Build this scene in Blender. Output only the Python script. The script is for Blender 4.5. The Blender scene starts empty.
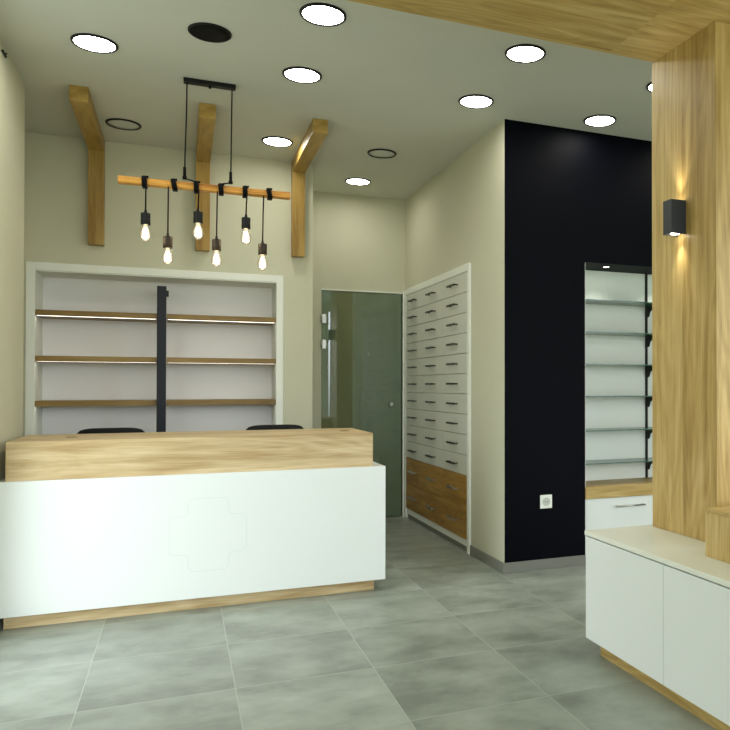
import bpy, bmesh, math, random
from mathutils import Vector, Matrix
random.seed(4)
S = bpy.context.scene
COL = S.collection
PI = math.pi

# ------------------------------------------------------------------ helpers
def srgb(r, g, b):
    def c(v):
        v /= 255.0
        return v / 12.92 if v <= 0.04045 else ((v + 0.055) / 1.055) ** 2.4
    return (c(r), c(g), c(b), 1)

def box(bm, x0, x1, y0, y1, z0, z1, bev=0.0, mat=0, seg=2):
    vs = [bm.verts.new((x, y, z)) for x in (x0, x1) for y in (y0, y1) for z in (z0, z1)]
    q = [(0, 1, 3, 2), (4, 6, 7, 5), (0, 4, 5, 1), (2, 3, 7, 6), (0, 2, 6, 4), (1, 5, 7, 3)]
    fs = [bm.faces.new([vs[i] for i in f]) for f in q]
    for f in fs: f.material_index = mat
    if bev:
        es = list({e for f in fs for e in f.edges})
        bmesh.ops.bevel(bm, geom=es, offset=bev, segments=seg, profile=0.5, affect='EDGES')
    return bm

def B(*a, **k):
    return box(bmesh.new(), *a, **k)

def cyl(bm, p0, p1, r0, r1=None, n=20, caps=True, mat=0):
    if r1 is None: r1 = r0
    p0 = Vector(p0); p1 = Vector(p1); d = (p1 - p0).normalized()
    a = d.orthogonal().normalized(); b = d.cross(a)
    R0 = []; R1 = []
    for i in range(n):
        t = 2 * PI * i / n; o = a * math.cos(t) + b * math.sin(t)
        R0.append(bm.verts.new(p0 + o * r0)); R1.append(bm.verts.new(p1 + o * r1))
    for i in range(n):
        f = bm.faces.new((R0[i], R0[(i + 1) % n], R1[(i + 1) % n], R1[i])); f.smooth = True; f.material_index = mat
    if caps:
        f = bm.faces.new(R0[::-1]); f.material_index = mat
        f = bm.faces.new(R1); f.material_index = mat
    return bm

def lathe(bm, c, prof, n=24, mat=0):
    c = Vector(c); rings = []
    for r, z in prof:
        if r < 1e-5: rings.append([bm.verts.new(c + Vector((0, 0, z)))])
        else: rings.append([bm.verts.new(c + Vector((r * math.cos(2 * PI * i / n), r * math.sin(2 * PI * i / n), z))) for i in range(n)])
    for A, Bq in zip(rings, rings[1:]):
        for i in range(n):
            j = (i + 1) % n
            if len(A) == 1 and len(Bq) == 1: continue
            if len(A) == 1: vs = (A[0], Bq[i], Bq[j])
            elif len(Bq) == 1: vs = (A[i], Bq[0], A[j])
            else: vs = (A[i], Bq[i], Bq[j], A[j])
            f = bm.faces.new(vs); f.smooth = True; f.material_index = mat
    return bm

def tube(bm, pts, r, n=10, mat=0):
    pts = [Vector(p) for p in pts]
    rings = []; a = None
    for i, p in enumerate(pts):
        d = (pts[min(i + 1, len(pts) - 1)] - pts[max(i - 1, 0)]).normalized()
        if a is None: a = d.orthogonal().normalized()
        a = (a - d * a.dot(d)).normalized(); b = d.cross(a)
        rings.append([bm.verts.new(p + (a * math.cos(2 * PI * k / n) + b * math.sin(2 * PI * k / n)) * r) for k in range(n)])
    for A, Bq in zip(rings, rings[1:]):
        for k in range(n):
            f = bm.faces.new((A[k], A[(k + 1) % n], Bq[(k + 1) % n], Bq[k])); f.smooth = True; f.material_index = mat
    bm.faces.new(rings[0][::-1]); bm.faces.new(rings[-1])
    return bm

def obj(name, bm, mats, parent=None, origin=None):
    """one mesh object; vertices are given in world metres"""
    bmesh.ops.recalc_face_normals(bm, faces=bm.faces)
    if origin is None and parent is None:
        xs = [v.co for v in bm.verts]
        lo = Vector([min(v[i] for v in xs) for i in range(3)]); hi = Vector([max(v[i] for v in xs) for i in range(3)])
        origin = Vector(((lo.x + hi.x) / 2, (lo.y + hi.y) / 2, lo.z))
    wp = Vector((0, 0, 0)); p = parent
    while p is not None: wp = wp + p.location; p = p.parent
    off = Vector(origin) if parent is None else wp
    bmesh.ops.translate(bm, vec=-off, verts=bm.verts)
    me = bpy.data.meshes.new(name); bm.to_mesh(me); bm.free()
    for m in (mats if isinstance(mats, (list, tuple)) else [mats]): me.materials.append(m)
    o = bpy.data.objects.new(name, me); COL.objects.link(o)
    if parent is not None: o.parent = parent
    else: o.location = off
    return o

def tag(o, label=None, cat=None, group=None, kind=None):
    if label: o['label'] = label
    if cat: o['category'] = cat
    if group: o['group'] = group
    if kind: o['kind'] = kind
    return o

def thing(name, loc, label, cat, group=None):
    o = bpy.data.objects.new(name, None); COL.objects.link(o); o.location = loc
    o.empty_display_size = 0.1
    return tag(o, label, cat, group)

def struct(name, bm, mats):
    return tag(obj(name, bm, mats), kind='structure')

def copy_tree(o, parent=None):
    c = o.copy(); COL.objects.link(c); c.parent = parent
    for ch in [x for x in list(bpy.data.objects) if x.parent == o]: copy_tree(ch, c)
    return c

def spot(name, loc, direction, power, angle, col=(1, 0.9, 0.7), blend=0.6, size=0.02):
    l = bpy.data.lights.new(name, 'SPOT'); l.energy = power; l.spot_size = angle; l.spot_blend = blend; l.color = col; l.shadow_soft_size = size
    o = bpy.data.objects.new(name, l); COL.objects.link(o); o.location = loc
    o.rotation_euler = Vector(direction).to_track_quat('-Z', 'Y').to_euler(); return o

# ------------------------------------------------------------------ materials
def mat(name):
    m = bpy.data.materials.new(name); m.use_nodes = True
    nt = m.node_tree; nt.nodes.clear()
    out = nt.nodes.new('ShaderNodeOutputMaterial')
    return m, nt, out

def N(nt, t, **k):
    n = nt.nodes.new(t)
    for a, v in k.items(): setattr(n, a, v)
    return n

def plain(name, col, rough=0.5, spec=0.5, metal=0.0, var=0.03, bump=0.0, bscale=200, vscale=3.0):
    m, nt, out = mat(name)
    p = N(nt, 'ShaderNodeBsdfPrincipled'); nt.links.new(p.outputs[0], out.inputs[0])
    p.inputs['Roughness'].default_value = rough
    p.inputs['Specular IOR Level'].default_value = spec
    p.inputs['Metallic'].default_value = metal
    tc = N(nt, 'ShaderNodeTexCoord')
    no = N(nt, 'ShaderNodeTexNoise'); no.inputs['Scale'].default_value = vscale; no.inputs['Detail'].default_value = 4
    nt.links.new(tc.outputs['Object'], no.inputs['Vector'])
    mr = N(nt, 'ShaderNodeMapRange'); mr.inputs['To Min'].default_value = 1 - var; mr.inputs['To Max'].default_value = 1 + var
    nt.links.new(no.outputs['Fac'], mr.inputs['Value'])
    mx = N(nt, 'ShaderNodeMix', data_type='RGBA', blend_type='MULTIPLY'); mx.inputs['Factor'].default_value = 1
    mx.inputs['A'].default_value = col
    nt.links.new(mr.outputs['Result'], mx.inputs['B'])
    nt.links.new(mx.outputs['Result'], p.inputs['Base Color'])
    if bump:
        n2 = N(nt, 'ShaderNodeTexNoise'); n2.inputs['Scale'].default_value = bscale; n2.inputs['Detail'].default_value = 3
        nt.links.new(tc.outputs['Object'], n2.inputs['Vector'])
        b = N(nt, 'ShaderNodeBump'); b.inputs['Strength'].default_value = bump; b.inputs['Distance'].default_value = 0.002
        nt.links.new(n2.outputs['Fac'], b.inputs['Height']); nt.links.new(b.outputs[0], p.inputs['Normal'])
    return m

def emis(name, col, s):
    m, nt, out = mat(name)
    e = N(nt, 'ShaderNodeEmission'); e.inputs[0].default_value = col; e.inputs[1].default_value = s
    nt.links.new(e.outputs[0], out.inputs[0]); return m

def wood(name, dark, mid, light, axis, rough=0.42, board=None, board_axis=0, joint=None, fig=1.0, seed=0.0):
    """oak decor: long stretched grain along axis, optional boards across board_axis"""
    m, nt, out = mat(name); L = nt.links
    p = N(nt, 'ShaderNodeBsdfPrincipled'); L.new(p.outputs[0], out.inputs[0])
    p.inputs['Roughness'].default_value = rough; p.inputs['Specular IOR Level'].default_value = 0.35
    tc = N(nt, 'ShaderNodeTexCoord')
    src = tc.outputs['Object']
    vec = N(nt, 'ShaderNodeVectorMath', operation='ADD'); vec.inputs[1].default_value = (seed, seed * 1.7, seed * 0.6)
    L.new(src, vec.inputs[0]); cur = vec.outputs[0]
    bfac = None
    if board:
        sx = N(nt, 'ShaderNodeSeparateXYZ'); L.new(src, sx.inputs[0])
        dv = N(nt, 'ShaderNodeMath', operation='DIVIDE'); L.new(sx.outputs[board_axis], dv.inputs[0]); dv.inputs[1].default_value = board
        fl = N(nt, 'ShaderNodeMath', operation='FLOOR'); L.new(dv.outputs[0], fl.inputs[0])
        wn = N(nt, 'ShaderNodeTexWhiteNoise', noise_dimensions='2D')
        cb = N(nt, 'ShaderNodeCombineXYZ'); L.new(fl.outputs[0], cb.inputs[0])
        if joint:
            ad = N(nt, 'ShaderNodeMath', operation='MULTIPLY_ADD'); L.new(fl.outputs[0], ad.inputs[0]); ad.inputs[1].default_value = joint * 0.37
            L.new(sx.outputs[axis], ad.inputs[2])
            d2 = N(nt, 'ShaderNodeMath', operation='DIVIDE'); L.new(ad.outputs[0], d2.inputs[0]); d2.inputs[1].default_value = joint
            f2 = N(nt, 'ShaderNodeMath', operation='FLOOR'); L.new(d2.outputs[0], f2.inputs[0]); L.new(f2.outputs[0], cb.inputs[1])
        L.new(cb.outputs[0], wn.inputs['Vector'])
        bfac = wn.outputs['Value']
        sc = N(nt, 'ShaderNodeVectorMath', operation='SCALE'); L.new(wn.outputs['Color'], sc.inputs[0]); sc.inputs['Scale'].default_value = 7
        a2 = N(nt, 'ShaderNodeVectorMath', operation='ADD'); L.new(cur, a2.inputs[0]); L.new(sc.outputs[0], a2.inputs[1]); cur = a2.outputs[0]
    def stretched(along, across, nm='n'):
        mp = N(nt, 'ShaderNodeMapping'); s = [across] * 3; s[axis] = along
        mp.inputs['Scale'].default_value = s; L.new(cur, mp.inputs['Vector']); return mp.outputs[0]
    big = N(nt, 'ShaderNodeTexNoise'); big.inputs['Scale'].default_value = 1; big.inputs['Detail'].default_value = 5
    big.inputs['Roughness'].default_value = 0.55; big.inputs['Distortion'].default_value = 1.5 * fig
    L.new(stretched(0.75, 7.5), big.inputs['Vector'])
    wv = N(nt, 'ShaderNodeTexWave', wave_type='RINGS', rings_direction='SPHERICAL'); wv.inputs['Scale'].default_value = 1.1
    wv.inputs['Distortion'].default_value = 5.0; wv.inputs['Detail'].default_value = 3; wv.inputs['Detail Scale'].default_value = 1.2
    L.new(stretched(0.55, 6.5), wv.inputs['Vector'])
    fine = N(nt, 'ShaderNodeTexNoise'); fine.inputs['Scale'].default_value = 1; fine.inputs['Detail'].default_value = 4
    L.new(stretched(4.0, 130.0), fine.inputs['Vector'])
    pore = N(nt, 'ShaderNodeTexNoise'); pore.inputs['Scale'].default_value = 1; pore.inputs['Detail'].default_value = 2
    L.new(stretched(9.0, 300.0), pore.inputs['Vector'])
    def lin(a, ka, b, kb):
        x = N(nt, 'ShaderNodeMath', operation='MULTIPLY'); L.new(a, x.inputs[0]); x.inputs[1].default_value = ka
        y = N(nt, 'ShaderNodeMath', operation='MULTIPLY_ADD'); L.new(b, y.inputs[0]); y.inputs[1].default_value = kb; L.new(x.outputs[0], y.inputs[2])
        return y.outputs[0]
    v = lin(big.outputs['Fac'], 0.66, wv.outputs['Fac'], 0.06 * fig)
    v = lin(v, 1.0, fine.outputs['Fac'], 0.30)
    # growth rings: contour lines of the stretched noise give the cathedral figure
    smooth = N(nt, 'ShaderNodeTexNoise'); smooth.inputs['Scale'].default_value = 1; smooth.inputs['Detail'].default_value = 1.5
    smooth.inputs['Distortion'].default_value = 0.3; L.new(stretched(0.8, 5.0), smooth.inputs['Vector'])
    m1 = N(nt, 'ShaderNodeMath', operation='MULTIPLY'); L.new(smooth.outputs['Fac'], m1.inputs[0]); m1.inputs[1].default_value = 75.0
    m2 = N(nt, 'ShaderNodeMath', operation='SINE'); L.new(m1.outputs[0], m2.inputs[0])
    v = lin(v, 1.0, m2.outputs[0], 0.035 * fig)
    off = N(nt, 'ShaderNodeMath', operation='SUBTRACT'); L.new(v, off.inputs[0]); off.inputs[1].default_value = 0.03; v = off.outputs[0]
    if bfac is not None: v = lin(v, 0.88, bfac, 0.16)
    cr = N(nt, 'ShaderNodeValToRGB'); e = cr.color_ramp.elements
    e[0].position = 0.34; e[0].color = dark; e[1].position = 0.68; e[1].color = light
    k = e.new(0.52); k.color = mid
    L.new(v, cr.inputs[0])
    pr = N(nt, 'ShaderNodeMapRange'); pr.inputs['From Min'].default_value = 0.55; pr.inputs['From Max'].default_value = 0.75
    pr.inputs['To Min'].default_value = 1.0; pr.inputs['To Max'].default_value = 0.88
    L.new(pore.outputs['Fac'], pr.inputs['Value'])
    mx = N(nt, 'ShaderNodeMix', data_type='RGBA', blend_type='MULTIPLY'); mx.inputs['Factor'].default_value = 1
    L.new(cr.outputs[0], mx.inputs['A']); L.new(pr.outputs['Result'], mx.inputs['B'])
    L.new(mx.outputs['Result'], p.inputs['Base Color'])
    bp = N(nt, 'ShaderNodeBump'); bp.inputs['Strength'].default_value = 0.15; bp.inputs['Distance'].default_value = 0.001
    L.new(fine.outputs['Fac'], bp.inputs['Height']); L.new(bp.outputs[0], p.inputs['Normal'])
    return m

OAK = (srgb(148, 117, 56), srgb(186, 156, 93), srgb(208, 182, 122))
OAKP = (srgb(176, 146, 98), srgb(206, 182, 138), srgb(224, 204, 164))
M = {}
M['wall'] = plain('beige_wall_paint', srgb(201, 200, 176), 0.75, 0.25, bump=0.15)
M['ceil'] = plain('ceiling_paint', srgb(202, 203, 190), 0.85, 0.15)
M['black'] = plain('black_blue_wall_paint', srgb(1, 2, 9), 0.55, 0.065, bump=0.1)
M['white'] = plain('white_matt_laminate', srgb(232, 236, 232), 0.38, 0.4, var=0.01)
M['frame'] = plain('white_painted_frame', srgb(232, 235, 224), 0.5, 0.4, var=0.01)
M['drawer'] = plain('off_white_drawer_laminate', srgb(206, 208, 194), 0.5, 0.4, var=0.01)
M['backp'] = plain('greyish_white_back_panel', srgb(244, 243, 242), 0.6, 0.3, var=0.015)
M['nicheb'] = plain('white_niche_back_panel', srgb(246, 250, 242), 0.6, 0.3, var=0.01)
M['wtop'] = plain('cream_white_cabinet_top', srgb(234, 236, 222), 0.35, 0.4, var=0.01)
M['groove'] = plain('shadow_gap_grey', srgb(150, 156, 156), 0.6, 0.2)
M['emblem'] = plain('engraved_outline', srgb(222, 230, 226), 0.5, 0.3)
M['dark'] = plain('black_powder_coat', srgb(12, 13, 14), 0.5, 0.3)
M['post'] = plain('navy_black_metal', srgb(16, 21, 32), 0.45, 0.3)
M['anth'] = plain('anthracite_lamp_body', srgb(52, 56, 62), 0.5, 0.4)
M['rubber'] = plain('black_cable', srgb(9, 8, 8), 0.7, 0.15)
M['fabric'] = plain('black_chair_fabric', srgb(22, 23, 24), 0.85, 0.3, bump=0.4, bscale=400)
M['steel'] = plain('brushed_steel', srgb(190, 190, 185), 0.28, 0.5, metal=1.0)
M['bronze'] = plain('dark_nickel', srgb(74, 72, 64), 0.35, 0.5, metal=0.9)
M['bronzeb'] = plain('socket_dark_bronze', srgb(58, 48, 38), 0.4, 0.5, metal=0.6)
M['plastic'] = plain('white_socket_plastic', srgb(236, 238, 228), 0.3, 0.5, var=0.0)
M['skirt'] = plain('grey_tile_skirting', srgb(124, 124, 116), 0.45, 0.4, var=0.1, vscale=6)
M['room'] = plain('back_room_wall', srgb(120, 130, 100), 0.8, 0.2)
M['oak_x'] = wood('oak_grain_x', *OAK, 0, board=0.6, board_axis=1, joint=1.25)
M['oak_z'] = wood('oak_grain_z', *OAK, 2, board=0.21, board_axis=1, seed=2.2)
M['oak_y'] = wood('oak_grain_y', *OAK, 1, seed=4.0)
M['oak_zb'] = wood('oak_beam_z', srgb(140, 108, 46), srgb(174, 142, 74), srgb(192, 160, 92), 2, seed=5.1, fig=0.6)
M['oak_yb'] = wood('oak_beam_y', srgb(140, 108, 46), srgb(174, 142, 74), srgb(192, 160, 92), 1, seed=6.3, fig=0.6)
M['oak_px'] = wood('pale_oak_grain_x', *OAKP, 0, seed=1.3)
M['oak_sh'] = wood('shelf_oak_x', srgb(118, 92, 42), srgb(146, 118, 62), srgb(164, 136, 78), 0, seed=7.7, fig=0.5)
M['oak_dr'] = wood('drawer_oak_y', srgb(140, 100, 40), srgb(168, 128, 58), srgb(188, 148, 76), 1, seed=9.1)
M['bar'] = wood('reclaimed_beam', srgb(150, 94, 30), srgb(206, 148, 64), srgb(232, 182, 98), 0, seed=3.3, rough=0.5)
M['lamp'] = emis('downlight_diffuser', (1.0, 0.97, 0.88, 1), 22.0)
M['off'] = plain('unlit_diffuser', srgb(196, 200, 190), 0.5, 0.3)
M['led'] = emis('led_strip_light', (1.0, 0.95, 0.82, 1), 2.6)
M['fil'] = emis('glowing_filament', (1.0, 0.80, 0.48, 1), 60.0)
M['spotlens'] = emis('spot_lens', (1.0, 0.93, 0.75, 1), 8.0)

def glass(name, tint, ior, body=None, k=0.0, rough=0.0):
    m, nt, out = mat(name); L = nt.links
    t = N(nt, 'ShaderNodeBsdfTransparent'); t.inputs[0].default_value = tint
    g = N(nt, 'ShaderNodeBsdfGlossy'); g.inputs['Roughness'].default_value = rough
    f = N(nt, 'ShaderNodeFresnel'); f.inputs['IOR'].default_value = ior
    a = N(nt, 'ShaderNodeMixShader'); L.new(f.outputs[0], a.inputs[0])
    base = t.outputs[0]
    if body:
        d = N(nt, 'ShaderNodeBsdfDiffuse'); d.inputs[0].default_value = body
        b = N(nt, 'ShaderNodeMixShader'); b.inputs[0].default_value = k
        L.new(base, b.inputs[1]); L.new(d.outputs[0], b.inputs[2]); base = b.outputs[0]
    L.new(base, a.inputs[1]); L.new(g.outputs[0], a.inputs[2]); L.new(a.outputs[0], out.inputs[0])
    return m
M['doorglass'] = glass('grey_green_door_glass', (0.50, 0.58, 0.44, 1), 2.2, srgb(104, 124, 96), 0.75, 0.01)
M['shelfglass'] = glass('clear_shelf_glass', (0.965, 0.985, 0.97, 1), 1.2)
M['glassedge'] = plain('green_glass_edge', srgb(52, 92, 74), 0.2, 0.6, var=0.0)
# light bulb glass: clear, faintly lit by its own filament
def bulbglass():
    m, nt, out = mat('lit_bulb_glass'); L = nt.links
    t = N(nt, 'ShaderNodeBsdfTransparent'); e = N(nt, 'ShaderNodeEmission'); e.inputs[0].default_value = (1.0, 0.86, 0.55, 1); e.inputs[1].default_value = 0.7
    lw = N(nt, 'ShaderNodeLayerWeight'); lw.inputs['Blend'].default_value = 0.35
    mr = N(nt, 'ShaderNodeMapRange'); mr.inputs['To Min'].default_value = 0.55; mr.inputs['To Max'].default_value = 0.05
    L.new(lw.outputs['Facing'], mr.inputs['Value'])
    a = N(nt, 'ShaderNodeMixShader'); L.new(mr.outputs['Result'], a.inputs[0]); L.new(t.outputs[0], a.inputs[1]); L.new(e.outputs[0], a.inputs[2])
    g = N(nt, 'ShaderNodeBsdfGlossy'); g.inputs['Roughness'].default_value = 0.02
    f = N(nt, 'ShaderNodeFresnel'); f.inputs['IOR'].default_value = 1.4
    b = N(nt, 'ShaderNodeMixShader'); L.new(f.outputs[0], b.inputs[0]); L.new(a.outputs[0], b.inputs[1]); L.new(g.outputs[0], b.inputs[2])
    L.new(b.outputs[0], out.inputs[0]); return m
M['bulb'] = bulbglass()

def floor_mat():
    m, nt, out = mat('concrete_look_floor_tiles'); L = nt.links
    p = N(nt, 'ShaderNodeBsdfPrincipled'); L.new(p.outputs[0], out.inputs[0])
    ge = N(nt, 'ShaderNodeNewGeometry')
    mp = N(nt, 'ShaderNodeVectorMath', operation='SUBTRACT'); L.new(ge.outputs['Position'], mp.inputs[0]); mp.inputs[1].default_value = (0.822 - 6.0, 3.441 - 6.0, 0)
    dv = N(nt, 'ShaderNodeVectorMath', operation='SCALE'); L.new(mp.outputs[0], dv.inputs[0]); dv.inputs['Scale'].default_value = 1 / 0.6
    fr = N(nt, 'ShaderNodeVectorMath', operation='FRACTION'); L.new(dv.outputs[0], fr.inputs[0])
    fl = N(nt, 'ShaderNodeVectorMath', operation='FLOOR'); L.new(dv.outputs[0], fl.inputs[0])
    sp = N(nt, 'ShaderNodeSeparateXYZ'); L.new(fr.outputs[0], sp.inputs[0])
    def edge(o):
        a = N(nt, 'ShaderNodeMath', operation='SUBTRACT'); L.new(o, a.inputs[0]); a.inputs[1].default_value = 0.5
        b = N(nt, 'ShaderNodeMath', operation='ABSOLUTE'); L.new(a.outputs[0], b.inputs[0]); return b.outputs[0]
    mxm = N(nt, 'ShaderNodeMath', operation='MAXIMUM'); L.new(edge(sp.outputs[0]), mxm.inputs[0]); L.new(edge(sp.outputs[1]), mxm.inputs[1])
    gr = N(nt, 'ShaderNodeMapRange'); gr.inputs['From Min'].default_value = 0.4955; gr.inputs['From Max'].default_value = 0.4975
    L.new(mxm.outputs[0], gr.inputs['Value'])
    wn = N(nt, 'ShaderNodeTexWhiteNoise', noise_dimensions='2D'); L.new(fl.outputs[0], wn.inputs['Vector'])
    sc = N(nt, 'ShaderNodeVectorMath', operation='SCALE'); L.new(wn.outputs['Color'], sc.inputs[0]); sc.inputs['Scale'].default_value = 9
    ad = N(nt, 'ShaderNodeVectorMath', operation='ADD'); L.new(ge.outputs['Position'], ad.inputs[0]); L.new(sc.outputs[0], ad.inputs[1])
    m2 = N(nt, 'ShaderNodeMapping'); m2.inputs['Scale'].default_value = (1.0, 1.3, 1); L.new(ad.outputs[0], m2.inputs['Vector'])
    n1 = N(nt, 'ShaderNodeTexNoise'); n1.inputs['Scale'].default_value = 3.0; n1.inputs['Detail'].default_value = 7; n1.inputs['Roughness'].default_value = 0.6; n1.inputs['Distortion'].default_value = 0.15
    L.new(m2.outputs[0], n1.inputs['Vector'])
    # darker towards one long side of every tile, as the tile's own print
    cr = N(nt, 'ShaderNodeValToRGB'); e = cr.color_ramp.elements
    e[0].position = 0.34; e[0].color = srgb(124, 130, 120); e[1].position = 0.68; e[1].color = srgb(163, 170, 160)
    k = e.new(0.5); k.color = srgb(145, 152, 141)
    L.new(n1.outputs['Fac'], cr.inputs[0])
    tv = N(nt, 'ShaderNodeMapRange'); tv.inputs['To Min'].default_value = 0.93; tv.inputs['To Max'].default_value = 1.07; L.new(wn.outputs['Value'], tv.inputs['Value'])
    mu = N(nt, 'ShaderNodeMix', data_type='RGBA', blend_type='MULTIPLY'); mu.inputs['Factor'].default_value = 1
    L.new(cr.outputs[0], mu.inputs['A']); L.new(tv.outputs['Result'], mu.inputs['B'])
    mg = N(nt, 'ShaderNodeMix', data_type='RGBA'); L.new(gr.outputs['Result'], mg.inputs['Factor'])
    L.new(mu.outputs['Result'], mg.inputs['A']); mg.inputs['B'].default_value = srgb(168, 174, 163)
    L.new(mg.outputs['Result'], p.inputs['Base Color'])
    rr = N(nt, 'ShaderNodeMapRange'); rr.inputs['To Min'].default_value = 0.30; rr.inputs['To Max'].default_value = 0.46; L.new(n1.outputs['Fac'], rr.inputs['Value'])
    L.new(rr.outputs['Result'], p.inputs['Roughness']); p.inputs['Specular IOR Level'].default_value = 0.45
    iv = N(nt, 'ShaderNodeMath', operation='MULTIPLY_ADD'); L.new(gr.outputs['Result'], iv.inputs[0]); iv.inputs[1].default_value = -1.0; L.new(n1.outputs['Fac'], iv.inputs[2])
    bp = N(nt, 'ShaderNodeBump'); bp.inputs['Strength'].default_value = 0.12; bp.inputs['Distance'].default_value = 0.002
    L.new(iv.outputs[0], bp.inputs['Height']); L.new(bp.outputs[0], p.inputs['Normal'])
    return m
M['floor'] = floor_mat()

# ------------------------------------------------------------------ room shell
H = 3.16; XL = -0.895; XD = 2.064; YB = 6.45; YA = 7.32; YK = 4.81; XR = 4.7; YF = -2.2; WY0 = 3.4; WY1 = 4.45
struct('floor', B(-1.5, XR + 0.1, YF - 0.1, 9.6, -0.12, 0), M['floor'])
struct('ceiling', B(-1.5, XR + 0.1, YF - 0.1, 9.6, H, H + 0.12), M['ceil'])
bm = B(-1.15, XL, WY1, 5.46, 0, H); box(bm, -1.5, -1.08, 5.46, YB, 0, H); box(bm, -1.05, XL, YF, WY1, 2.95, H); box(bm, -1.05, XL, YF, WY0, 0, 2.95); box(bm, -1.05, XL, WY0, WY1, 0, 0.08)
struct('wall_left', bm, M['wall'])
bm = B(-1.5, -0.99, YB, 6.9, 0, H); box(bm, 0.727, 1.017, YB, 6.9, 0, H); box(bm, -0.99, 0.727, YB, 6.9, 2.158, H); box(bm, -0.99, 0.727, 6.82, 6.9, 0, 2.158)
struct('wall_back', bm, M['wall'])
bm = B(0.9, 1.236, YA, 7.45, 0, H); box(bm, 2.045, 2.2, YA, 7.45, 0, H); box(bm, 1.236, 2.045, YA, 7.45, 2.222, H); box(bm, 0.9, 1.017, 6.9, YA, 0, H)
struct('wall_alcove', bm, M['wall'])
bm = B(XD, 2.10, YK + 0.002, 5.458, 0, H); box(bm, XD, 2.10, 5.458, 7.30, 2.258, H); box(bm, XD, 2.10, 7.30, YA, 0, H); box(bm, 2.60, 2.70, 5.2, YA, 0, H)
struct('wall_side', bm, M['wall'])
bm = B(XD + 0.003, 2.10, YK, YK + 0.0015, 0, H); box(bm, 2.10, 2.704, YK, 5.2, 0, H); box(bm, 2.704, 4.32, YK, 5.2, 2.202, H)
box(bm, 4.32, XR, YK, 5.2, 0, H); box(bm, 2.704, 4.32, 5.15, 5.2, 0, 2.202)
struct('wall_black', bm, M['black'])
bm = B(XR, XR + 0.1, YF, -1.8, 0, H); box(bm, XR, XR + 0.1, 2.4, 5.2, 0, H); box(bm, XR, XR + 0.1, -1.8, 2.4, 2.95, H); box(bm, XR, XR + 0.1, -1.8, 2.4, 0, 0.08)  # opening in this unseen wall is added to light niche and column face
struct('wall_right', bm, M['wall'])
bm = bmesh.new()
for y in (-1.8, 0.28, 2.35): box(bm, XR + 0.03, XR + 0.08, y, y + 0.05, 0.08, 2.95)
box(bm, XR + 0.03, XR + 0.08, -1.75, 2.35, 0.08, 0.13); box(bm, XR + 0.03, XR + 0.08, -1.75, 2.35, 2.90, 2.95)
struct('added_window', bm, M['anth'])  # frame of the added opening, an invented daylight source
# shop front with its big window openings behind the camera
bm = B(-0.895, XR, YF - 0.1, YF, 2.95, H); box(bm, -0.895, -0.75, YF - 0.1, YF, 0, 2.95); box(bm, 4.5, XR, YF - 0.1, YF, 0, 2.95); box(bm, -0.75, 4.5, YF - 0.1, YF, 0, 0.08); box(bm, 2.6, 3.0, YF - 0.1, YF, 0.08, 2.95)  # pier between the openings added to block window reflection in the door glass
struct('wall_front', bm, M['wall'])
bm = bmesh.new()
for x in (-0.75, 0.84, 2.44, 3.05, 4.44): box(bm, x, x + 0.06, YF - 0.08, YF - 0.02, 0.08, 2.95)
box(bm, -0.69, 2.44, YF - 0.08, YF - 0.02, 0.08, 0.14); box(bm, -0.69, 2.44, YF - 0.08, YF - 0.02, 2.89, 2.95); box(bm, 3.11, 4.44, YF - 0.08, YF - 0.02, 0.08, 0.14); box(bm, 3.11, 4.44, YF - 0.08, YF - 0.02, 2.89, 2.95)
struct('window_1', bm, M['anth'])
bm = bmesh.new()
for y in (WY0, WY1 - 0.05): box(bm, -1.0, -0.94, y, y + 0.05, 0.08, 2.95)
box(bm, -1.0, -0.94, WY0 + 0.05, WY1 - 0.05, 0.08, 0.13); box(bm, -1.0, -0.94, WY0 + 0.05, WY1 - 0.05, 2.90, 2.95)
struct('window_2', bm, M['anth'])
# the dim room behind the glass door
bm = B(-0.2, 3.4, 9.5, 9.6, 0, H); box(bm, -0.3, -0.2, 7.45, 9.6, 0, H); box(bm, 3.4, 3.5, 7.45, 9.6, 0, H); box(bm, 2.2, 3.4, 7.45, 7.5, 0, H); box(bm, -0.2, 0.9, 7.45, 7.5, 0, H)
struct('wall_backroom', bm, M['room'])

struct('baseboard_side', B(XD - 0.012, XD, YK - 0.012, 5.455, 0, 0.073, bev=0.002), M['skirt'])
struct('baseboard_black', B(XD, 2.704, YK - 0.012, YK, 0, 0.073, bev=0.002), M['skirt'])
struct('baseboard_left', B(XL, XL + 0.012, WY1, 4.7, 0, 0.073, bev=0.002), M['skirt'])

# glass door
d = bpy.data.objects.new('door_1', None); COL.objects.link(d); d.location = (1.64, YA, 0); tag(d, kind='structure')
obj('glass_panel', B(1.238, 2.024, YA + 0.005, YA + 0.015, 0.008, 2.216), M['doorglass'], d)
bm = B(2.034, XD - 0.001, YA - 0.021, YA - 0.001, 0, 2.25, bev=0.002); box(bm, 1.232, 2.034, YA - 0.006, YA - 0.001, 2.219, 2.232)
obj('door_frame', bm, M['frame'], d)
for z in (1.945, 1.70):
    bm = B(1.226, 1.282, YA - 0.012, YA + 0.003, z - 0.045, z + 0.045, bev=0.004)
    cyl(bm, (1.236, YA - 0.018, z - 0.04), (1.236, YA - 0.018, z + 0.04), 0.009, n=14)
    cyl(bm, (1.266, YA - 0.012, z), (1.266, YA - 0.020, z), 0.010, n=14)
    tag(obj('hinge', bm, M['steel'], d), 'chrome glass door hinge')
bm = bmesh.new(); cyl(bm, (1.913, YA + 0.004, 1.12), (1.913, YA - 0.022, 1.12), 0.010); cyl(bm, (1.913, YA - 0.022, 1.12), (1.913, YA - 0.040, 1.12), 0.020, 0.018)
tag(obj('door_knob', bm, M['steel'], d), 'round chrome knob')

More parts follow.
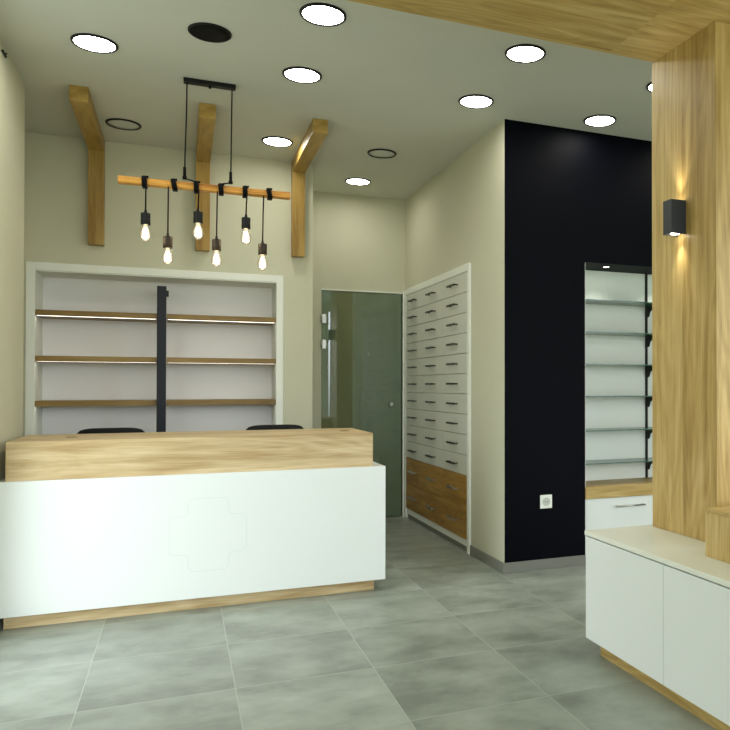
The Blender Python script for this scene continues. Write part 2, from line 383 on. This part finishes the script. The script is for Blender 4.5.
# ------------------------------------------------------------------ oak soffit and column
o = obj('ceiling_panel', B(XL, XR, 1.9, 3.155, 2.915, H, bev=0.003), M['oak_x'])
tag(o, 'wide oak-clad dropped ceiling panel crossing the top right of the room', 'ceiling panel')
o = obj('wooden_column', B(2.168, 2.62, 2.682, 3.175, 0.597, 2.9145, bev=0.002), M['oak_z'])
tag(o, 'tall oak-clad square column rising from the white low cabinet to the oak ceiling panel', 'column')

# ------------------------------------------------------------------ reception counter
t = thing('reception_counter', (0.15, 5.0, 0), 'long white pharmacy reception counter with a raised oak ledge and engraved cross', 'counter')
obj('counter_body', B(XL + 0.002, 1.20, 4.71, 5.33, 0.072, 0.789, bev=0.0025), M['white'], t)
tag(obj('raised_ledge', B(-0.852, 1.122, 4.727, 5.36, 0.7895, 1.0, bev=0.0015), M['oak_px'], t), 'pale oak raised ledge')
tag(obj('plinth', B(-0.862, 1.138, 4.762, 5.28, 0, 0.0715), M['oak_px'], t), 'pale oak plinth')
# engraved cross outline: a thin ribbon following a rounded plus shape
def cross_outline(cx, cz, L, W, r):
    pts = []
    h, w = L / 2, W / 2
    corners = [(w, h, 1), (w, w, -1), (h, w, 1), (h, -w, 1), (w, -w, -1), (w, -h, 1), (-w, -h, 1), (-w, -w, -1), (-h, -w, 1), (-h, w, 1), (-w, w, -1), (-w, h, 1)]
    n = len(corners)
    for i, (x, z, s) in enumerate(corners):
        px, pz, _ = corners[i - 1]; nx, nz, _ = corners[(i + 1) % n]
        a = Vector((px - x, pz - z)).normalized(); b = Vector((nx - x, nz - z)).normalized()
        p0 = Vector((x, z)) + a * r; p2 = Vector((x, z)) + b * r; p1 = Vector((x, z))
        for k in range(7):
            u = k / 6; q = p0 * (1 - u) ** 2 + p1 * 2 * u * (1 - u) + p2 * u * u
            pts.append((cx + q.x, cz + q.y))
    return pts
bm = bmesh.new(); P = cross_outline(0.153, 0.437, 0.418, 0.218, 0.034); n = len(P); wdt = 0.0022
ring = []
for i in range(n):
    a = Vector(P[i - 1]); c = Vector(P[(i + 1) % n]); t2 = (c - a).normalized(); nn = Vector((-t2.y, t2.x)) * wdt
    p = Vector(P[i])
    ring.append([bm.verts.new((p.x + s * nn.x, yy, p.y + s * nn.y)) for s, yy in ((-1, 4.7098), (-1, 4.7088), (1, 4.7088), (1, 4.7098))])
for i in range(n):
    A = ring[i]; Q = ring[(i + 1) % n]
    for k in range(4): bm.faces.new((A[k], A[(k + 1) % 4], Q[(k + 1) % 4], Q[k]))
tag(obj('cross_emblem', bm, M['emblem'], t), 'faint outline of a rounded pharmacy cross')
# cable grommets in the ledge top
for x in (-0.58, 1.0):
    bm = bmesh.new(); cyl(bm, (x, 5.02, 0.9995), (x, 5.02, 1.0025), 0.03); obj('cable_grommet', bm, M['oak_sh'], t)

# ------------------------------------------------------------------ chairs behind the counter
def make_chair(loc, label):
    t = thing('office_chair', loc, label, 'chair', 'office chairs behind the counter')
    x, y, _ = loc
    # backrest: a curved upholstered pad, rounded top corners
    bm = bmesh.new(); nx, nz = 16, 12; W, z0, z1 = 0.214, 0.60, 1.012
    grid = {}
    for s in (0, 1):
        for i in range(nx + 1):
            for j in range(nz + 1):
                u = -1 + 2 * i / nx; v = j / nz
                # superellipse rounding
                wz = W * (1 - 0.10 * (1 - v)) 
                X = u * wz
                top = z1 - 0.030 * abs(u) ** 5 - 0.004 * (1 - u * u) * 0
                if abs(u) > 0.999: top -= 0.012
                Z = z0 + (top - z0) * v
                edge = max(abs(u) ** 6, abs(2 * v - 1) ** 8)
                th = 0.034 * (1 - 0.75 * edge)
                Y = 0.045 * u * u + (0.03 - 0.06 * v) * 0.4
                grid[s, i, j] = bm.verts.new((x + X, y - Y * -1 + (th if s else -th), Z))
    for s in (0, 1):
        for i in range(nx):
            for j in range(nz):
                bm.faces.new([grid[s, i, j], grid[s, i + 1, j], grid[s, i + 1, j + 1], grid[s, i, j + 1]]).smooth = True
    per = [(i, 0) for i in range(nx)] + [(nx, j) for j in range(nz)] + [(i, nz) for i in range(nx, 0, -1)] + [(0, j) for j in range(nz, 0, -1)]
    for k in range(len(per)):
        a = per[k]; b = per[(k + 1) % len(per)]
        bm.faces.new([grid[0, *a], grid[0, *b], grid[1, *b], grid[1, *a]]).smooth = True
    obj('backrest', bm, M['fabric'], t)
    bm = B(x - 0.24, x + 0.24, y - 0.02 + 0.03, y + 0.44 + 0.03, 0.44, 0.52, bev=0.03, seg=4)
    for f in bm.faces: f.smooth = True
    obj('seat', bm, M['fabric'], t)
    bm = bmesh.new(); tube(bm, [(x, y + 0.2, 0.445), (x, y + 0.02, 0.44), (x, y - 0.01, 0.50), (x, y - 0.012, 0.66)], 0.018); obj('back_bracket', bm, M['dark'], t)
    bm = bmesh.new(); cyl(bm, (x, y + 0.23, 0.09), (x, y + 0.23, 0.30), 0.028); cyl(bm, (x, y + 0.23, 0.30), (x, y + 0.23, 0.445), 0.016); obj('gas_lift', bm, M['dark'], t)
    for k in range(5):
        a = 2 * PI * k / 5 + 0.3; ex, ey = x + 0.27 * math.cos(a), y + 0.23 + 0.27 * math.sin(a)
        bm = bmesh.new(); cyl(bm, (x, y + 0.23, 0.115), (ex, ey, 0.075), 0.022, 0.014, n=10)
        g = obj('base_arm', bm, M['dark'], t)
        bm = bmesh.new(); cyl(bm, (ex - 0.018 * math.sin(a), ey + 0.018 * math.cos(a), 0.03), (ex + 0.018 * math.sin(a), ey - 0.018 * math.cos(a), 0.03), 0.03, n=16)
        cyl(bm, (ex, ey, 0.04), (ex, ey, 0.08), 0.006, n=8); obj('caster', bm, M['rubber'], g)
    return t
c1 = make_chair((-0.435, 5.80, 0), 'black padded chair behind the counter, left of the dark shelf upright')
c2 = copy_tree(c1); c2.location = (0.648, 5.80, 0)
c2['label'] = 'black padded chair behind the counter near its right end, by the white shelving frame'

# ------------------------------------------------------------------ built-in shelving
t = thing('built_in_shelving', (-0.13, 6.6, 0), 'wide white-framed recessed shelving unit with oak shelves behind the counter', 'shelving')
bm = B(-1.042, -0.985, YB - 0.012, YB - 0.001, 0, 2.21, bev=0.002); box(bm, 0.722, 0.778, YB - 0.012, YB - 0.001, 0, 2.21, bev=0.002); box(bm, -0.985, 0.722, YB - 0.012, YB - 0.001, 2.153, 2.21, bev=0.002)
obj('frame', bm, M['frame'], t)
for xa, xb in ((-0.989, -0.985), (0.7225, 0.726)): obj('side_lining', B(xa, xb, YB - 0.001, 6.80, 0, 2.153), M['frame'], t)
obj('top_lining', B(-0.985, 0.7225, YB - 0.001, 6.80, 2.145, 2.153), M['frame'], t)
obj('back_panel', B(-0.985, 0.7225, 6.79, 6.81, 0, 2.145), M['backp'], t)
bm = B(-0.170, -0.104, 6.395, 6.455, 0, 2.072, bev=0.003); box(bm, -0.15, -0.124, 6.455, 6.79, 2.03, 2.06); box(bm, -0.124, -0.088, 6.46, 6.50, 2.0, 2.045)
tag(obj('upright', bm, M['post'], t), 'dark navy metal upright')
for z in (1.862, 1.522, 1.188):
    for x0, x1 in ((-0.984, -0.172), (-0.102, 0.7215)):
        s = obj('shelf', B(x0, x1, YB + 0.004, 6.789, z - 0.042, z, bev=0.0015), M['oak_sh'], t)
        tag(obj('led_strip', B(x0 + 0.008, x1 - 0.008, YB + 0.020, YB + 0.042, z - 0.0423, z - 0.0418), M['led'], s), 'glowing strip light under the shelf')

# ------------------------------------------------------------------ beams
def beam(x0, x1, where, zb=2.356):
    t = thing('wooden_beam', ((x0 + x1) / 2, 5.9, 2.35), 'L-shaped oak beam running along the ceiling and down the back wall, ' + where, 'beam', 'L-shaped oak beams above the counter')
    obj('wall_post', B(x0, x1, 6.37, YB - 0.001, zb, H - 0.001, bev=0.003), M['oak_zb'], t)
    obj('ceiling_arm', B(x0, x1, 5.32, 6.369, 3.062, H - 0.001, bev=0.003), M['oak_yb'], t)
beam(-0.640, -0.535, 'nearest the left wall')
beam(0.103, 0.207, 'directly behind the hanging lamp', 2.366)
beam(0.838, 0.940, 'beside the door alcove', 2.368)

# ------------------------------------------------------------------ drawer cabinet in the alcove
t = thing('drawer_cabinet', (2.2, 6.38, 0), 'tall built-in cabinet of white drawers above two oak drawer rows, beside the glass door', 'cabinet')
XF = 2.045; Y0, Y1 = 5.462, 7.298; a0, a1 = 5.505, 7.235; zt = 2.195
bm = B(XF, 2.56, Y0, a0, 0, 2.255, bev=0.0015); box(bm, XF, 2.56, a1, Y1, 0, 2.255, bev=0.0015); box(bm, XF, 2.56, a0, a1, zt, 2.255, bev=0.0015)
box(bm, 2.10, 2.56, a0, a1, 0.09, zt)
box(bm, XF + 0.012, 2.10, a0, a1, 0.045, 0.095)
obj('carcass', bm, M['frame'], t)
obj('toe_kick', B(2.07, 2.09, a0, a1, 0, 0.045), M['skirt'], t)
def drawer_bm(ya, yb, za, zb): return B(XF + 0.004, 2.099, ya + 0.0012, yb - 0.0012, za + 0.002, zb - 0.002, bev=0.0012, seg=1)
def handle_bm(yc, z, L=0.19):
    bm = B(XF - 0.034, XF - 0.024, yc - L / 2, yc + L / 2, z - 0.008, z + 0.008, bev=0.002)
    for s in (-1, 1): box(bm, XF - 0.026, XF + 0.004, yc + s * (L / 2 - 0.012) - 0.005, yc + s * (L / 2 - 0.012) + 0.005, z - 0.005, z + 0.005)
    return bm
w3 = (a1 - a0) / 3; rh = (zt - 0.598) / 10
for r in range(10):
    for c in range(3):
        ya = a0 + c * w3; za = 0.598 + r * rh
        o = obj('drawer', drawer_bm(ya, ya + w3, za, za + rh), M['drawer'], t)
        obj('handle', handle_bm(ya + w3 / 2 + 0.02, za + rh * 0.5), M['bronze'], o)
for r in range(2):
    for c in range(3):
        ya = a0 + c * w3; za = 0.098 + r * 0.25
        o = tag(obj('drawer', drawer_bm(ya, ya + w3, za, za + 0.25), M['oak_dr'], t), 'oak drawer')
        tag(obj('handle', handle_bm(ya + w3 / 2 + 0.02, za + 0.128), M['steel'], o), 'steel bar handle')

# ------------------------------------------------------------------ black wall niche
t = thing('glass_shelving', (3.5, 5.05, 0.563), 'six glass shelves on a black upright in the white-backed niche of the black wall', 'shelving')
obj('back_panel', B(2.706, 4.318, 5.13, 5.149, 0.5635, 2.200), M['nicheb'], t)
for xa, xb in ((2.7045, 2.714), (4.31, 4.3195)): obj('side_lining', B(xa, xb, YK + 0.012, 5.13, 0.5635, 2.2), M['nicheb'], t)
for x in (3.43,):
    bm = B(x + 0.005, x + 0.019, 5.112, 5.1295, 0.5635, 2.199, bev=0.001)
    up = obj('upright', bm, M['dark'], t)
for z in (1.944, 1.704, 1.462, 1.222, 0.968, 0.722):
    bm = bmesh.new(); box(bm, 2.716, 4.308, 4.89, 5.127, z - 0.008, z)
    for f in bm.faces:
        if abs(f.normal.z) < 0.5 or abs(f.calc_center_median().z - (z - 0.004)) < 0.003: f.material_index = 1
    s = obj('glass_shelf', bm, [M['shelfglass'], M['glassedge']], t)
    bm = bmesh.new(); x = 3.443
    prof = [(5.108, z - 0.0085), (4.905, z - 0.0085), (4.905, z - 0.022), (4.93, z - 0.03), (5.05, z - 0.036), (5.08, z - 0.055), (5.09, z - 0.085), (5.108, z - 0.095)]
    L0 = [bm.verts.new((x - 0.009, y, zz)) for y, zz in prof]; L1 = [bm.verts.new((x + 0.009, y, zz)) for y, zz in prof]
    bm.faces.new(L0); bm.faces.new(L1[::-1])
    for i in range(len(prof)): bm.faces.new((L0[i], L0[(i + 1) % len(prof)], L1[(i + 1) % len(prof)], L1[i]))
    obj('bracket', bm, M['dark'], s)

t = thing('base_cabinet', (3.5, 4.98, 0), 'white drawer cabinet with thick oak top in the foot of the black wall niche', 'cabinet')
tag(obj('oak_top', B(2.706, 4.318, YK + 0.001, 5.148, 0.474, 0.563, bev=0.002), M['oak_x'], t), 'thick oak top')
obj('carcass', B(2.706, 4.318, YK + 0.03, 5.148, 0.06, 0.473), M['white'], t)
for i in range(2):
    xa = 2.708 + i * 0.804
    for z0, z1 in ((0.225, 0.471), (0.065, 0.222)):
        o = obj('drawer', B(xa, xa + 0.801, YK + 0.010, YK + 0.0295, z0, z1, bev=0.0015), M['white'], t)
        xc = xa + 0.375; z = z1 - 0.062
        bm = bmesh.new(); cyl(bm, (xc - 0.125, YK - 0.022, z), (xc + 0.125, YK - 0.022, z), 0.0065, n=12)
        for s in (-1, 1): cyl(bm, (xc + s * 0.112, YK - 0.022, z), (xc + s * 0.112, YK + 0.0105, z), 0.005, n=10)
        tag(obj('handle', bm, M['steel'], o), 'steel bar handle')

t = thing('recessed_spotlight', (2.955, 4.93, 2.19), 'tiny lit spotlight in the dark underside of the black wall niche', 'light')
bm = bmesh.new(); lathe(bm, (2.955, 4.93, 2.2015), [(0.032, 0), (0.032, -0.004), (0.022, -0.005), (0.022, 0)]); obj('trim_ring', bm, M['dark'], t)
bm = bmesh.new(); cyl(bm, (2.955, 4.93, 2.2012), (2.955, 4.93, 2.1985), 0.0215); obj('lens', bm, M['spotlens'], t)

for x in (2.955, 3.5, 4.05): spot('niche_beam', (x, 4.93, 2.19), (0, -0.03, -1), 4.0, 2.0, col=(1, 0.97, 0.88), blend=1.0)  # first beam belongs to the spotlight; the others are added niche fill without fittings
# ------------------------------------------------------------------ wall socket
t = thing('power_socket', (2.3845, YK, 0.43), 'white square power socket low on the black wall', 'socket')
obj('cover_plate', B(2.338, 2.431, YK - 0.009, YK - 0.0005, 0.431, 0.526, bev=0.003), M['plastic'], t)
bm = bmesh.new(); cyl(bm, (2.3845, YK - 0.0092, 0.4785), (2.3845, YK - 0.012, 0.4785), 0.030, 0.029, n=28)
s = obj('socket_rim', bm, M['off'], t)
bm = bmesh.new()
for dx in (-0.0095, 0.0095): cyl(bm, (2.3845 + dx, YK - 0.0118, 0.4785), (2.3845 + dx, YK - 0.0130, 0.4785), 0.0035, n=10)
obj('socket_holes', bm, M['dark'], s)

# ------------------------------------------------------------------ low white cabinet at the right
t = thing('low_cabinet', (2.35, 2.2, 0), 'long low white display cabinet with plain push doors and oak plinth under the oak column', 'cabinet')
obj('carcass', B(1.832, 2.98, 1.25, 3.205, 0.08, 0.566), M['white'], t)
tag(obj('cabinet_top', B(1.806, 3.0, 1.24, 3.222, 0.574, 0.596, bev=0.003), M['wtop'], t), 'cream white top board')
obj('shadow_gap', B(1.826, 2.98, 1.25, 3.2, 0.566, 0.574), M['groove'], t)
ys = [3.218, 2.575, 1.93, 1.285]
for ya, yb in zip(ys, ys[1:]):
    obj('door', B(1.81, 1.831, yb + 0.0015, ya - 0.0015, 0.079, 0.568, bev=0.0015), M['white'], t)
tag(obj('plinth', B(1.866, 2.94, 1.3, 3.17, 0, 0.079), M['oak_y'], t), 'oak plinth')

t = thing('display_box', (2.25, 2.2, 0.597), 'oak display box standing on the low white cabinet in front of the column', 'display box')
obj('box_body', B(1.991, 2.62, 1.75, 2.537, 0.5965, 0.778, bev=0.001), M['oak_z'], t)
obj('box_top', B(1.990, 2.621, 1.749, 2.538, 0.7785, 0.794, bev=0.001), M['oak_x'], t)

# ------------------------------------------------------------------ wall sconce on the column
t = thing('wall_lamp', (2.14, 2.93, 2.0), 'small anthracite up-and-down wall lamp fixed to the oak column', 'lamp')
sx0, sx1, sy0, sy1, sz0, sz1 = 2.087, 2.1755, 2.898, 2.964, 2.008, 2.166
bm = bmesh.new()
for (A, C, D, E2) in ((sx0, sx0 + 0.006, sy0, sy1), (sx1 - 0.006, sx1, sy0, sy1), (sx0 + 0.006, sx1 - 0.006, sy0, sy0 + 0.006), (sx0 + 0.006, sx1 - 0.006, sy1 - 0.006, sy1)):
    box(bm, A, C, D, E2, sz0, sz1)
box(bm, sx0 + 0.005, sx1 - 0.005, sy0 + 0.005, sy1 - 0.005, sz0 + 0.008, sz1 - 0.008)
obj('housing', bm, M['anth'], t)
scx, scy = (sx0 + sx1) / 2, (sy0 + sy1) / 2
for z, s in ((sz0 + 0.0075, -1), (sz1 - 0.0075, 1)):
    bm = bmesh.new(); cyl(bm, (scx, scy, z), (scx, scy, z + s * 0.004), 0.022); tag(obj('lens', bm, M['spotlens'], t), 'lit lens')

spot('sconce_beam', (scx, scy, sz0 - 0.001), (0.16, 0, -1), 2.0, 1.15, col=(1, 0.96, 0.88), blend=1.0)
spot('sconce_beam', (scx, scy, sz1 + 0.001), (0.16, 0, 1), 2.0, 1.15, col=(1, 0.96, 0.88), blend=1.0)

# ------------------------------------------------------------------ pendant lamp
PY = 4.94
t = thing('pendant_lamp', (0.15, PY, 2.48), 'wooden beam pendant lamp hung on two black ropes with six glowing filament bulbs', 'lamp')
bm = B(0.008, 0.306, PY - 0.025, PY + 0.025, H - 0.026, H - 0.0005, bev=0.003)
cyl(bm, (0.157, PY, H - 0.026), (0.157, PY, H - 0.040), 0.008)
obj('ceiling_canopy', bm, M['dark'], t)
for xa, xb, s in ((0.028, 0.017, 1), (0.285, 0.279, -1)):
    bm = bmesh.new(); tube(bm, [(xa, PY, H - 0.025), (xa - 0.002, PY, 2.95), (xb + 0.002, PY, 2.7), (xb, PY, 2.552)], 0.0042)
    # knot and loop round the beam
    cyl(bm, (xb, PY, 2.62), (xb, PY, 2.565), 0.009, n=10); cyl(bm, (xb, PY, 2.565), (xb, PY, 2.548), 0.013, n=12)
    tube(bm, [(xb, PY, 2.552), (xb + s * 0.02, PY, 2.549), (xb + s * 0.045, PY + 0.01, 2.546), (xb + s * 0.05, PY + 0.02, 2.545)], 0.004)
    obj('rope', bm, M['rubber'], t)
bm = bmesh.new(); nseg = 24; rings = []
for i in range(nseg + 1):
    x = -0.342 + 0.976 * i / nseg
    zc = 2.506; hw = 0.026 + 0.0012 * math.sin(i * 1.9); hh = 0.0205 + 0.0004 * math.sin(i * 2.7 + 1)
    cut = 0.006
    pr = [(-hw + cut, -hh), (hw - cut, -hh), (hw, -hh + cut), (hw, hh - cut), (hw - cut, hh), (-hw + cut, hh), (-hw, hh - cut), (-hw, -hh + cut)]
    rings.append([bm.verts.new((x, PY + a, zc + b)) for a, b in pr])
for A, Q in zip(rings, rings[1:]):
    for k in range(8): bm.faces.new((A[k], A[(k + 1) % 8], Q[(k + 1) % 8], Q[k]))
bm.faces.new(rings[0]); bm.faces.new(rings[-1][::-1])
tag(obj('beam_bar', bm, M['bar'], t), 'reddish reclaimed wood bar')
BUL = [(-0.203, -0.195, 2.322, False, 0.0), (-0.047, -0.074, 2.192, True, 0.14), (0.081, 0.094, 2.356, False, 0.0),
       (0.219, 0.199, 2.196, True, 0.05), (0.361, 0.370, 2.345, False, 0.0), (0.500, 0.469, 2.189, True, 0.16)]
for xw, xc, zs, bronze, tilt in BUL:
    zb = 2.506
    bm = bmesh.new()
    # three turns of cable round the bar (square path)
    for k in range(3):
        x0 = xw + (k - 1) * 0.0095; dx = 0.0095
        a = 0.0335; h = 0.0275
        x1 = x0 + tilt * 0.06
        loop = [(x0, PY - a, zb + h), (x0 + dx * .2 + (x1 - x0), PY - a, zb - h), (x0 + dx * .4 + (x1 - x0), PY + a, zb - h), (x0 + dx * .7, PY + a, zb + h), (x0 + dx, PY - a, zb + h)]
        tube(bm, loop, 0.0052, n=8)
    sk = None
    w = obj('cable_wrap', bm, M['rubber'], t)
    bm = bmesh.new(); tube(bm, [(xc + 0.002, PY - 0.034, zb - 0.02), (xc + 0.002, PY - 0.03, zb - 0.045), (xc + 0.001, PY - 0.012, (zb + zs) / 2), (xc, PY, zs + 0.012)], 0.0042, n=8)
    obj('cord', bm, M['rubber'], t)
    bm = bmesh.new(); lathe(bm, (xc, PY, zs), [(0, 0.022), (0.006, 0.022), (0.009, 0.004), (0.0255, 0.0), (0.0265, -0.004), (0.0265, -0.026), (0.0255, -0.030), (0.0265, -0.034), (0.0265, -0.068), (0.022, -0.070), (0.016, -0.066), (0, -0.066)])
    sk = obj('socket', bm, M['bronzeb'] if bronze else M['dark'], t)
    z = zs - 0.066
    bm = bmesh.new(); lathe(bm, (xc, PY, z), [(0.0135, 0.0), (0.0145, -0.010), (0.020, -0.024), (0.029, -0.044), (0.0315, -0.060), (0.029, -0.078), (0.020, -0.094), (0.010, -0.101), (0, -0.103)], n=28)
    b = obj('glass_bulb', bm, M['bulb'], sk)
    bm = bmesh.new()
    for k in range(6):
        a = 2 * PI * k / 6
        tube(bm, [(xc + 0.007 * math.cos(a), PY + 0.007 * math.sin(a), z - 0.026), (xc + 0.017 * math.cos(a + .5), PY + 0.017 * math.sin(a + .5), z - 0.080)], 0.0016, n=6)
    obj('filament', bm, M['fil'], sk)

# ------------------------------------------------------------------ ceiling downlights
def downlight(x, y, label, on=True):
    t = thing('ceiling_downlight', (x, y, H - 0.012), label, 'ceiling light', 'round ceiling downlights')
    bm = bmesh.new(); lathe(bm, (x, y, H), [(0.1005, -0.0005), (0.1005, -0.007), (0.103, -0.011), (0.111, -0.011), (0.1150, -0.006), (0.1150, -0.0005)], n=48)
    obj('trim_ring', bm, M['dark'], t)
    bm = bmesh.new(); lathe(bm, (x, y, H), [(0.100, -0.0005), (0.100, -0.006), (0.06, -0.0068), (0, -0.007)], n=48)
    tag(obj('diffuser', bm, M['lamp'] if on else M['off'], t), 'glowing white diffuser' if on else 'unlit grey diffuser')
    return t
downlight(0.648, 3.81, 'lit round downlight at the top edge, nearest above the counter middle')
downlight(1.763, 3.81, 'lit round downlight beside the edge of the oak ceiling panel, largest right of the middle')
downlight(2.75, 3.88, 'lit round downlight almost wholly hidden behind the oak column')
downlight(0.660, 4.60, 'lit round downlight between the top-edge light and the right oak beam')
downlight(1.765, 4.58, 'lit round downlight in front of the corner where beige wall meets black wall')
downlight(2.690, 4.57, 'lit round downlight just in front of the black wall top, casting a glow on it')
downlight(0.668, 5.93, 'lit round downlight between the middle and right oak beams')
downlight(1.472, 6.80, 'lit round downlight farthest back, in the door alcove ceiling')
downlight(-0.436, 4.62, 'lit round downlight at upper left, in front of the left oak beam')
downlight(-0.380, 5.97, 'unlit round downlight right of the left oak beam, a thin black ring', False)
downlight(1.470, 5.905, 'unlit round downlight in front of the alcove light, a thin black ring', False)
for y in (3.81, 4.57): downlight(3.65, y, 'extra unseen downlight added right of the oak column to brighten the niche')  # unseen pair added as fill for the niche
t = thing('ceiling_speaker', (0.134, 4.24, H - 0.012), 'round black ceiling fitting between the pendant canopy and the top edge', 'ceiling speaker')
bm = bmesh.new(); lathe(bm, (0.134, 4.24, H), [(0.098, -0.0005), (0.098, -0.007), (0.103, -0.010), (0.108, -0.006), (0.108, -0.0005)], n=48); obj('trim_ring', bm, M['dark'], t)
bm = bmesh.new(); lathe(bm, (0.134, 4.24, H), [(0.0975, -0.001), (0.0975, -0.006), (0.05, -0.008), (0, -0.008)], n=48); obj('grille', bm, M['rubber'], t)

t = thing('wall_fitting', (XL + 0.01, 4.80, 3.07), 'tiny black fitting high on the left wall at the photo edge', 'fitting')
obj('fitting_base', B(XL + 0.0005, XL + 0.012, 4.78, 4.87, 3.098, 3.110, bev=0.003), M['dark'], t)
bm = bmesh.new(); cyl(bm, (XL + 0.012, 4.82, 3.104), (XL + 0.02, 4.82, 3.104), 0.005); obj('fitting_knob', bm, M['dark'], t)

# ------------------------------------------------------------------ light
w = bpy.data.worlds.new('daylight'); S.world = w; w.use_nodes = True
nt = w.node_tree; bg = nt.nodes['Background']; bg.inputs[1].default_value = 2.9
# bright overcast sky above the horizon, dimmer street below it
tc = nt.nodes.new('ShaderNodeTexCoord'); sp = nt.nodes.new('ShaderNodeSeparateXYZ'); nt.links.new(tc.outputs['Generated'], sp.inputs[0])
mr = nt.nodes.new('ShaderNodeMapRange'); mr.inputs['From Min'].default_value = -0.03; mr.inputs['From Max'].default_value = 0.05; nt.links.new(sp.outputs['Z'], mr.inputs['Value'])
mx = nt.nodes.new('ShaderNodeMix'); mx.data_type = 'RGBA'; mx.inputs['A'].default_value = (0.30, 0.34, 0.31, 1); mx.inputs['B'].default_value = (0.88, 0.955, 1.0, 1)
nt.links.new(mr.outputs['Result'], mx.inputs['Factor']); nt.links.new(mx.outputs['Result'], bg.inputs[0])
for nm, loc, rot, sx_, sy_ in (('window_portal', (1.875, YF - 0.09, 1.515), (math.radians(90), 0, 0), 5.25, 2.87),
                               ('side_window_portal', (-1.04, (WY0 + WY1) / 2, 1.515), (math.radians(90), 0, math.radians(-90)), WY1 - WY0, 2.87),
                               ('added_window_portal', (XR + 0.09, 0.3, 1.515), (math.radians(90), 0, math.radians(90)), 4.2, 2.87)):  # last portal serves the added opening in the right wall
    pl = bpy.data.lights.new(nm, 'AREA'); pl.shape = 'RECTANGLE'; pl.size = sx_; pl.size_y = sy_; pl.cycles.is_portal = True
    po = bpy.data.objects.new(nm, pl); COL.objects.link(po); po.location = loc; po.rotation_euler = rot

# ------------------------------------------------------------------ camera
cam = bpy.data.cameras.new('camera'); co = bpy.data.objects.new('camera', cam); COL.objects.link(co)
co.location = (0, 0, 1.296); co.rotation_euler = (math.radians(90 + 0.63), 0, math.radians(-23.28))
cam.sensor_width = 36; cam.sensor_fit = 'HORIZONTAL'; cam.lens = 754 / 730 * 36
cam.shift_x = -(505 - 365) / 730; cam.shift_y = (378 - 365) / 730
cam.clip_start = 0.02; cam.clip_end = 100
S.camera = co
S.view_settings.view_transform = 'Standard'; S.view_settings.look = 'None'; S.view_settings.exposure = 1.0; S.view_settings.gamma = 1
S.view_settings.use_curve_mapping = False
